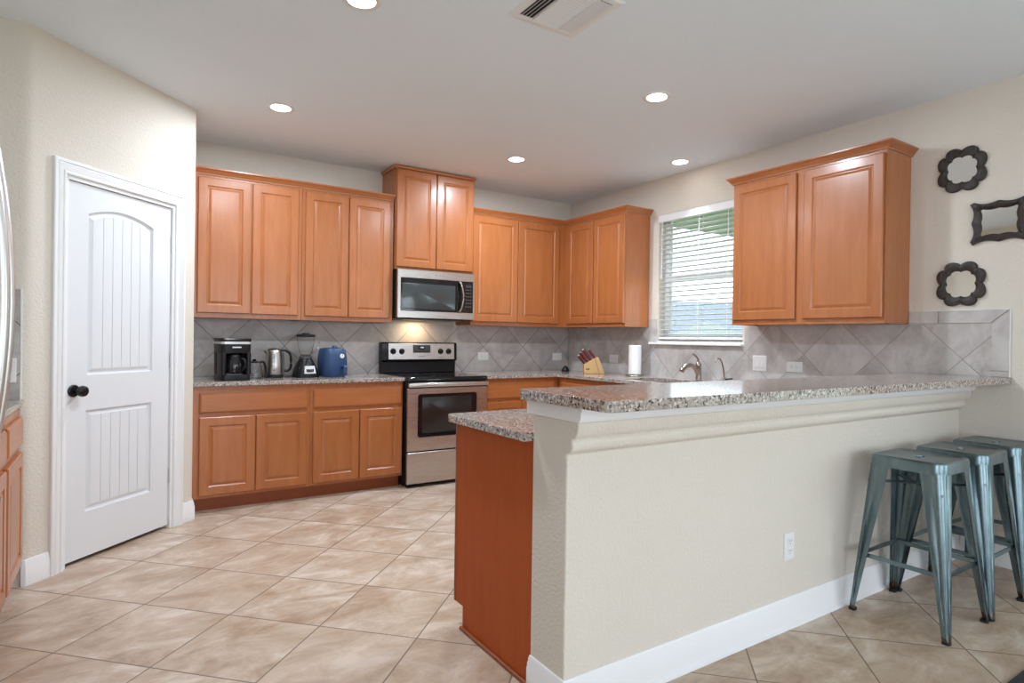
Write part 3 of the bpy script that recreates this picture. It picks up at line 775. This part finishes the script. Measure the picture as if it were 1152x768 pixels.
b = MB(); b.loops([at(rrect(.12, .10, .04, 0, -.055), .0425), at(rrect(.115, .095, .04, 0, -.055), .0455)]); b.build('warming_plate', SILV, cm)
# glass carafe
gc = thing('glass_coffee_carafe', 'small empty glass carafe with black lid and handle beside the kettle', 'carafe', (.860, 4.955, CT))
b = MB(); b.lathe([(.052, 0), (.060, .006), (.061, .03), (.052, .085), (.043, .110), (.045, .118), (.042, .118), (.040, .110), (.049, .083), (.058, .03), (.057, .008), (.045, .004)], cap0=True, cap1=True); b.build('glass_body', GLASS, gc)
b = MB(); b.lathe([(.046, .119), (.046, .126), (.020, .132), (.012, .136), (.014, .146), (.004, .149)]); b.prism([(-.075, .124), (-.03, .117), (-.03, .128), (-.075, .129)], 'y', -.014, .014); b.build('lid', BLACK, gc)
MB().tube(smoothpts([(.040, -.005, .124), (.062, -.008, .126), (.076, -.01, .10), (.082, -.01, .06), (.088, -.012, .015), (.074, -.01, .012)]), [.012]*26, 10, .8).build('handle', BLACK, gc)
# kettle
ke = thing('electric_kettle', 'brushed stainless electric kettle with black loop handle', 'kettle', (1.014, 5.010, CT), -10)
MB().lathe([(.070, 0), (.074, .006), (.072, .018), (.062, .022)]).build('base', BLACK, ke)
MB().lathe([(.063, .0225), (.067, .03), (.064, .10), (.054, .195), (.050, .214), (.049, .216)], seg=36).build('kettle_body', STEEL, ke)
MB().lathe([(.050, .2165), (.048, .222), (.030, .228), (.010, .230)]).build('lid', BLACK, ke)
b = MB(); b.loops([[(-.050, -.018, .205), (-.050, .018, .205), (-.053, .012, .168), (-.053, -.012, .168)], [(-.079, -.006, .214), (-.079, .006, .214), (-.066, .004, .19), (-.066, -.004, .19)]]); b.build('spout', STEEL, ke, bevel=.002)
MB().tube(smoothpts([(.048, 0, .212), (.085, 0, .212), (.118, 0, .185), (.126, 0, .13), (.122, 0, .075), (.10, 0, .052), (.066, 0, .055)]), .0115, 10, .9).build('handle', BLACK, ke)
b = MB(); b.box(.060, .074, -.013, .013, .03, .20); b.build('rear_strip', CHAR, ke, bevel=.004)
b = MB()
for i in range(12):
    z = .055+.011*i; r = .0675-.0125*max(0, (z-.03)/.18)
    b.box(-.004-.004*(i % 3 == 0), .005, -r-.0012, -r+.004, z, z+.007)
b.build('side_lettering', CHAR, ke)  # plain dashes in place of unreadable vertical lettering
# blender
bl = thing('blender', 'countertop blender with black base and clear glass jar', 'blender', (1.250, 4.985, CT), 8)
b = MB(); b.loops([at(rrect(.180, .170, .04), 0), at(rrect(.182, .172, .04), .012), at(rrect(.164, .156, .045), .06), at(rrect(.130, .124, .05), .115), at(rrect(.108, .105, .048), .138), at(rrect(.10, .098, .045), .145)]); b.build('motor_base', BLACK, bl)
b = MB(); L = []
for z, y in ((.030, -.0865), (.095, -.0715)): L.append((z, y))
b.loops([[(-.045, -.0845, .028), (.055, -.0845, .028), (.047, -.070, .092), (-.037, -.070, .092)], [(-.043, -.0885, .030), (.053, -.0885, .030), (.045, -.0745, .090), (-.035, -.0745, .090)]]); pn = b.build('control_panel', SILV, bl, bevel=.003)
for i in range(5):
    x = -.026+.0125*i
    b = MB(); b.loops([[(x, -.0862, .044), (x+.010, -.0862, .044), (x+.010, -.0812, .066), (x, -.0812, .066)], [(x, -.0885, .044), (x+.010, -.0885, .044), (x+.010, -.0835, .066), (x, -.0835, .066)]]); b.build('button', BLACK, pn)
MB().lathe([(.047, .1455), (.051, .15), (.048, .168), (.040, .171)], seg=20).build('collar', CHAR, bl)
b = MB(); b.lathe([(.036, .1715), (.044, .18), (.052, .21), (.064, .27), (.070, .322), (.067, .322), (.061, .27), (.049, .212), (.040, .183), (.02, .179)], seg=32)
jar = b.build('glass_jar', GLASS, bl)
MB().tube(smoothpts([(.066, 0, .300), (.098, 0, .302), (.112, 0, .285), (.108, 0, .245), (.088, 0, .205), (.055, 0, .196)]), .0085, 8).build('jar_handle', GLASS, bl)
MB().lathe([(.073, .3225), (.076, .326), (.074, .340), (.060, .344), (.030, .346), (.028, .354), (.010, .355)], seg=32).build('lid', BLACK, bl)
# air fryer
af = thing('air_fryer', 'navy blue barrel shaped air fryer with white dial', 'air fryer', (1.462, 4.975, CT), 10)
b = MB(); prof = [(.178, .196, 0), (.186, .205, .008), (.198, .218, .06), (.205, .225, .11), (.200, .220, .17), (.186, .206, .216), (.170, .190, .230), (.120, .13, .236)]
b.loops([at(rrect(w_, d_, .07, n=9), z) for w_, d_, z in prof]); b.build('shell', BLUE, af)
b = MB(); b.lathe([(.024, .2363), (.022, .246), (.016, .252), (.004, .254)], (0.02, 0, 0), 16); b.build('top_cap', BLUE, af)
b = MB(); b.lathe([(.019, -.106), (.019, -.115), (.015, -.119)], (.030, 0, .170), 20, axis='y'); dl = b.build('dial', PLAST, af)
MB().box(.028, .032, -.1205, -.1188, .172, .186).build('pointer', BLACKM, dl)
b = MB(); b.prism([(-.104, .098), (-.150, .094), (-.156, .085), (-.153, .02), (-.143, .012), (-.137, .02), (-.140, .076), (-.110, .076)], 'x', .026, .058); b.build('basket_handle', BLUE, af, bevel=.005)
MB().tube([(.098, .05, .012), (.125, .06, .02), (.135, .065, .034)], .005, 8).build('cord_stub', BLACK, af)
# power cord lying between kettle and blender
cd = MB().tube(smoothpts([(1.100, 5.03, CT+.004), (1.12, 5.05, CT+.004), (1.145, 5.06, CT+.004), (1.17, 5.085, CT+.004), (1.20, 5.09, CT+.004)]), .0038, 8).build('power_cord', BLACK)
tag(cd, 'black power cord on the worktop between kettle and blender', 'cord')

# ------------------------------------------------------------------ things on the right-hand worktop
t = thing('small_speaker', 'small black cone shaped gadget on the worktop by the back corner', 'speaker', (3.86, 4.93, CT))
MB().lathe([(.036, 0), (.040, .006), (.039, .022), (.026, .044), (.010, .060), (.003, .063)], seg=20).build('shell', BLACK, t)
MB().lathe([(.0405, .003), (.0412, .005), (.0405, .007)], seg=20, cap0=False, cap1=False).build('base_ring', CHAR, t)
kb = thing('knife_block', 'pale wooden knife block full of dark red handled knives', 'knife block', (3.925, 4.555, CT), -33)
pf = [(-.105, 0), (.100, 0), (.035, .165), (-.005, .150), (-.105, .092)]
MB().prism(pf, 'y', -.050, .050).build('block', BAMBOO, kb, bevel=.004)
b = MB(); b.prism([(.0, .146), (.004, .148), (.048, .001), (.044, .001)], 'y', -.0506, -.0498); b.build('joint_line', mat('block_groove', (.16, .08, .03), .7), kb)
b = MB(); b.box(-.085, -.050, -.0508, -.050, .040, .050); b.build('maker_mark', BLACKM, kb)
dn = Vector((-.62, 0, .78)).normalized(); fd = Vector((.1, 0, .058)).normalized()
for i, (u, y, ln, r) in enumerate([(.012, -.034, .095, .0085), (.012, -.012, .10, .0085), (.012, .012, .10, .0085), (.012, .034, .095, .0085), (.045, -.032, .115, .010), (.045, -.005, .12, .010), (.045, .028, .115, .010), (.082, -.026, .125, .012), (.085, .012, .13, .012), (.125, -.02, .10, .009)]):
    p = Vector((-.105, y, .092))+fd*u
    if u > .11: p = Vector((.005, y, .1545))
    s_ = MB().tube([p+dn*.001, p+dn*.02, p+dn*ln*.6, p+dn*ln], [r*1.05, r*1.3, r*1.4, r*1.2], 8, .75, up=(0, 1, 0))
    kn = s_.build('knife_handle', REDH, kb)
    MB().tube([p+dn*(ln+.0005), p+dn*(ln+.006)], [r*1.2, r*.9], 8, .75, up=(0, 1, 0)).build('end_cap', CHROME, kn)
pt = thing('paper_towel_holder', 'white paper towel roll upright on its dark metal holder', 'paper towels', (4.045, 4.115, CT))
MB().lathe([(.082, 0), (.084, .004), (.080, .010), (.02, .013)], seg=32).build('base_plate', NICKEL, pt)
MB().lathe([(.018, .016), (.056, .0145), (.0585, .018), (.0585, .284), (.056, .287), (.020, .287), (.020, .27)], seg=40).build('paper_roll', PAPER, pt)
MB().lathe([(.006, .012), (.006, .295), (.010, .298), (.009, .306), (.003, .310)], seg=14).build('rod', NICKEL, pt)
# sink and faucets
sk = thing('kitchen_sink', 'stainless undermount sink below the window behind the bar', 'sink', (3.83, 3.48, 0))
b = MB(); b.loops([at(rrect(.45, .81, .06), .8825), at(rrect(.395, .755, .05), .8825), at(rrect(.385, .745, .05), .72), at(rrect(.34, .70, .05), .70), at(rrect(.345, .705, .05), .695), at(rrect(.40, .76, .05), .715), at(rrect(.41, .77, .05), .875)], False, False); b.build('basin', STEEL, sk)
MB().lathe([(.045, .7015), (.042, .704), (.02, .703)], seg=20).build('drain', CHROME, sk)
fa = thing('kitchen_faucet', 'nickel single lever pull out faucet behind the sink', 'faucet', (4.098, 3.415, CT))
MB().lathe([(.028, 0), (.029, .008), (.024, .014), (.022, .05), (.022, .115), (.025, .122), (.025, .138), (.018, .150), (.008, .154)], seg=24).build('body', NICKEL, fa)
MB().tube(smoothpts([(-.005, 0, .05), (-.045, 0, .105), (-.09, 0, .130), (-.14, 0, .130), (-.185, 0, .108), (-.205, 0, .085)]), [.018]*8+[.0175]*8+[.022]*10, 12).build('spout', NICKEL, fa)
MB().tube(smoothpts([(0, 0, .148), (-.004, .002, .175), (-.018, .006, .200), (-.042, .012, .218), (-.062, .016, .226)]), [.011]*8+[.009]*7+[.006]*6, 10).build('lever', NICKEL, fa)
fb = thing('filter_faucet', 'slim gooseneck water filter faucet with black lever', 'faucet', (4.115, 3.170, CT))
MB().lathe([(.018, 0), (.018, .006), (.012, .012), (.012, .035), (.008, .042)], seg=18).build('body', NICKEL, fb)
MB().tube(smoothpts([(0, 0, .04), (-.004, 0, .09), (-.022, 0, .145), (-.05, 0, .185), (-.082, 0, .196), (-.108, 0, .182), (-.120, 0, .160)]), .0058, 8).build('spout', NICKEL, fb)
MB().tube([(.012, -.006, .026), (.02, -.03, .030), (.03, -.06, .034)], [.006, .005, .006], 8).build('lever', BLACK, fb)

# ------------------------------------------------------------------ bar stools
SH_ = .735
def make_stool(label):
    t = thing('bar_stool', label, 'stool', (0, 0, 0), 0, 'teal metal bar stools')
    def sq(h_, z, r): return at(rrect(2*h_, 2*h_, r, n=9), z)
    b = MB()
    ov = [(.034*math.cos(2*math.pi*i/36), .017*math.sin(2*math.pi*i/36)) for i in range(36)]
    # align the oval's start with the rounded square's first point (angle ~0)
    b.loops([sq(.150, SH_-.052, .045), sq(.1535, SH_-.052, .046), sq(.1525, SH_-.012, .046), sq(.1505, SH_-.004, .045), sq(.146, SH_, .042), sq(.136, SH_-.001, .036), sq(.128, SH_-.004, .03), at([ov[(i) % 36] for i in range(36)], SH_-.0055), at([(p[0]*.92, p[1]*.88) for p in ov], SH_-.016), at([(p[0]*1.2, p[1]*1.3) for p in ov], SH_-.018), sq(.130, SH_-.020, .03)], False, False)
    b.build('seat', STOOLM, t)
    ft, tp = .205, .151
    for sx in (-1, 1):
        for sy in (-1, 1):
            L = []
            for t_ in (0, .04, .10, .25, .5, .75, .9, 1):
                z = .012+(SH_-.045-.012)*t_
                c_ = ft+(tp-ft)*t_; wv = .026+(.088-.026)*t_
                cw = .012+.018*t_; th = .003; rib = .006*min(1, 4*t_*(1.02-t_)) if t_ > .05 else 0
                out = [(-wv, 0), (-wv*.62, 0), (-wv*.55, -rib), (-wv*.42, -rib), (-cw-.001, 0)]+[(-cw+cw*math.sin(R(a)), -cw+cw*math.cos(R(a))) for a in (0, 30, 60, 90)]+[(0, -cw-.001), (-rib, -wv*.42), (-rib, -wv*.55), (0, -wv*.62), (0, -wv)]
                inn = [(-wv, -th), (-wv*.62, -th), (-wv*.55, -rib-th), (-wv*.42, -rib-th), (-cw-.001, -th)]+[(-cw+(cw-th)*math.sin(R(a)), -cw+(cw-th)*math.cos(R(a))) for a in (0, 30, 60, 90)]+[(-th, -cw-.001), (-rib-th, -wv*.42), (-rib-th, -wv*.55), (-th, -wv*.62), (-th, -wv)]
                poly = out+inn[::-1]
                L.append([(sx*(c_+p[0]), sy*(c_+p[1]), z) for p in poly])
            b = MB(); b.loops(L); lg = b.build('leg', STOOLM, t, angle=50)
            b = MB(); b.loops([at(rrect(.030, .030, .008, sx*(ft-.0135), sy*(ft-.0135)), 0), at(rrect(.030, .030, .008, sx*(ft-.0135), sy*(ft-.0135)), .0115)]); b.build('foot_cap', RUBBER, lg)
    zb = .265; e = ft+(tp-ft)*(zb/SH_)-.010
    for s_ in (-1, 1):
        b = MB(); b.box(-e, e, s_*e-.002-.004*s_, s_*e+.004-.004*s_, zb-.010, zb+.010); b.build('foot_rail', STOOLM, t, bevel=.001)
        b = MB(); b.box(s_*e-.002-.004*s_, s_*e+.004-.004*s_, -e, e, zb-.010, zb+.010); b.build('foot_rail', STOOLM, t, bevel=.001)
    e2 = .150
    b = MB(); b.tube([(-e2, -e2, .60), (e2, e2, .60)], .006, 8); b.tube([(-e2, e2, .61), (e2, -e2, .61)], .006, 8); b.build('cross_brace', STOOLM, t)
    return t
s1 = make_stool('teal metal backless bar stool in front, farthest from the right wall')
s1.location = (3.082, 1.297, 0.0005)
dup(s1, (3.505, 1.293, .0005), 1, 'teal metal backless bar stool in the middle of the row of three')
dup(s1, (3.928, 1.290, .0005), -1, 'teal metal backless bar stool nearest the right wall under the mirrors')

# ------------------------------------------------------------------ mirrors on the right wall
def rose(rx, rz, n, amp, sharp=.55, steps=144, phase=0):
    P = []
    for i in range(steps):
        t = 2*math.pi*i/steps
        k = 1-amp+amp*abs(math.sin(n*(t+phase)/2))**sharp
        c_, s_ = math.cos(t), math.sin(t)
        P.append((rx*k*math.copysign(abs(c_)**.82, c_), rz*k*math.copysign(abs(s_)**.82, s_)))
    return P
def bracket(hx, hz, ear=.014, steps=144):                       # rectangle with pointed corners and wavy sides
    P = []
    q = steps//4
    def side(a, b, nrm):
        for i in range(q):
            t = i/q; u = abs(2*t-1)
            off = ear*(u**5) - ear*.45*math.sin(math.pi*t*2)**2 + ear*.35*math.exp(-((t-.5)/.07)**2)
            P.append((a[0]+(b[0]-a[0])*t+nrm[0]*off, a[1]+(b[1]-a[1])*t+nrm[1]*off))
    c = [(hx, -hz), (hx, hz), (-hx, hz), (-hx, -hz)]
    nr = [(1, 0), (0, 1), (-1, 0), (0, -1)]
    for i in range(4): side(c[i], c[(i+1) % 4], nr[i])
    return P
def mirror(label, y, z, outer, inner):
    t = thing('wall_mirror', label, 'mirror', (XR-.001, y, z), -90)
    def lp(P, yy, k=1): return [(p[0]*k, yy, p[1]*k) for p in P]
    b = MB(); b.loops([lp(outer, 0), lp(outer, -.012), lp(outer, -.018, .965), lp([((o[0]+i[0])/2, (o[1]+i[1])/2) for o, i in zip(outer, inner)], -.022), lp(inner, -.014, 1.06), lp(inner, -.006), lp(inner, 0)], False, False)
    b.build('frame', FRAMEW, t)
    b = MB(); b.loops([lp(inner, -.002, 1.01), lp(inner, -.005, 1.01)]); b.build('mirror_glass', MIRROR, t, smooth=False)
    return t
ro = rose(.130, .136, 8, .17, .6, phase=R(0)); ri = rose(.078, .080, 8, .13, .6)
m1 = mirror('scalloped dark wood mirror, the upper of the two matching ones', 1.559, 2.286, ro, ri)
mirror('scalloped dark wood mirror just above the tile border', 1.556, 1.607, ro, ri)
mirror('rectangular dark wood mirror with wavy pointed frame', 1.374, 1.954, bracket(.126, .112), bracket(.082, .072, .006))

# ------------------------------------------------------------------ ceiling lights and air vent
def downlight(label, x, y, power, spread=180):
    t = thing('recessed_light', label, 'ceiling light', (x, y, H), 0, 'recessed ceiling lights')
    MB().lathe([(.062, -.001), (.062, -.004), (.080, -.006), (.086, -.003), (.086, -.0005)], seg=40, cap0=False, cap1=False).build('trim_ring', WHITE, t)
    MB().lathe([(.0615, -.0005), (.0615, -.0035)], seg=40).build('lens', LED, t)
    l = bpy.data.lights.new('downlight_beam', 'AREA'); l.shape = 'DISK'; l.size = .11; l.energy = power; l.color = (.89, 1.0, 1.12); l.spread = R(spread)
    o = bpy.data.objects.new('downlight_beam', l); COL.objects.link(o); o.location = (0, 0, -.012); o.parent = t
downlight('recessed ceiling light above the floor before the left cabinets', .870, 4.188, 16)
downlight('recessed ceiling light before the microwave and corner cabinets', 2.763, 4.233, 20)
downlight('recessed ceiling light by the window above the sink', 3.921, 3.494, 5, 70)
downlight('recessed ceiling light nearest the peninsula, the largest one fully in view', 2.760, 2.652, 20)
downlight('recessed ceiling light cut by the top edge of the photo', .888, 2.645, 20)
v = thing('ceiling_vent', 'white louvred air vent in the ceiling', 'air vent', (1.68, 2.185, H))
b = MB(); ho, hi = .19, .150
sq = lambda h_, z: [(-h_, -h_, z), (h_, -h_, z), (h_, h_, z), (-h_, h_, z)]
b.loops([sq(ho, -.0005), sq(ho, -.003), sq(ho-.01, -.007), sq(hi+.01, -.009), sq(hi, -.006), sq(hi, -.001)], False, False); b.build('vent_frame', WHITE, v, smooth=False)
MB().box(-hi, hi, -hi, hi, -.0012, -.0006).build('dark_duct', BLACKM, v)
def louvre(name, L, wdt, tilt, along, c):
    q = [(-wdt/2, -.0006), (wdt/2, -.0006), (wdt/2, .0006), (-wdt/2, .0006)]
    a = R(tilt); q = [(x*math.cos(a)-z*math.sin(a)+c[0 if along == 'y' else 1], x*math.sin(a)+z*math.cos(a)-.0075) for x, z in q]
    b = MB()
    if along == 'y': b.prism(q, 'y', c[1]-L/2, c[1]+L/2)
    else: b.prism(q, 'x', c[0]-L/2, c[0]+L/2)
    return b.build(name, WHITE, v, smooth=False)
for i in range(4): louvre('louvre', .296, .015, 38, 'y', (-.140+.0185*i, 0))
for i in range(4): louvre('louvre', .296, .0130, -38, 'y', (.085+.0185*i, 0))
for i in range(15): louvre('louvre', .140, .0120, -28, 'x', (.001, -.138+.0197*i))
for x in (-.073, .074): MB().box(x-.002, x+.002, -.148, .148, -.012, -.0015).build('divider', WHITE, v)

# ------------------------------------------------------------------ rug corner at the right edge of the frame
rg = MB(); rg.loops([at(rrect(1.6, 1.1, .02), 0), at(rrect(1.6, 1.1, .02), .010), at(rrect(1.58, 1.08, .02), .014)])
ro_ = rg.build('area_rug', RUG); ro_.location = (3.34, .302, .0006)
tag(ro_, 'dark charcoal rug whose corner shows at the bottom right', 'rug')
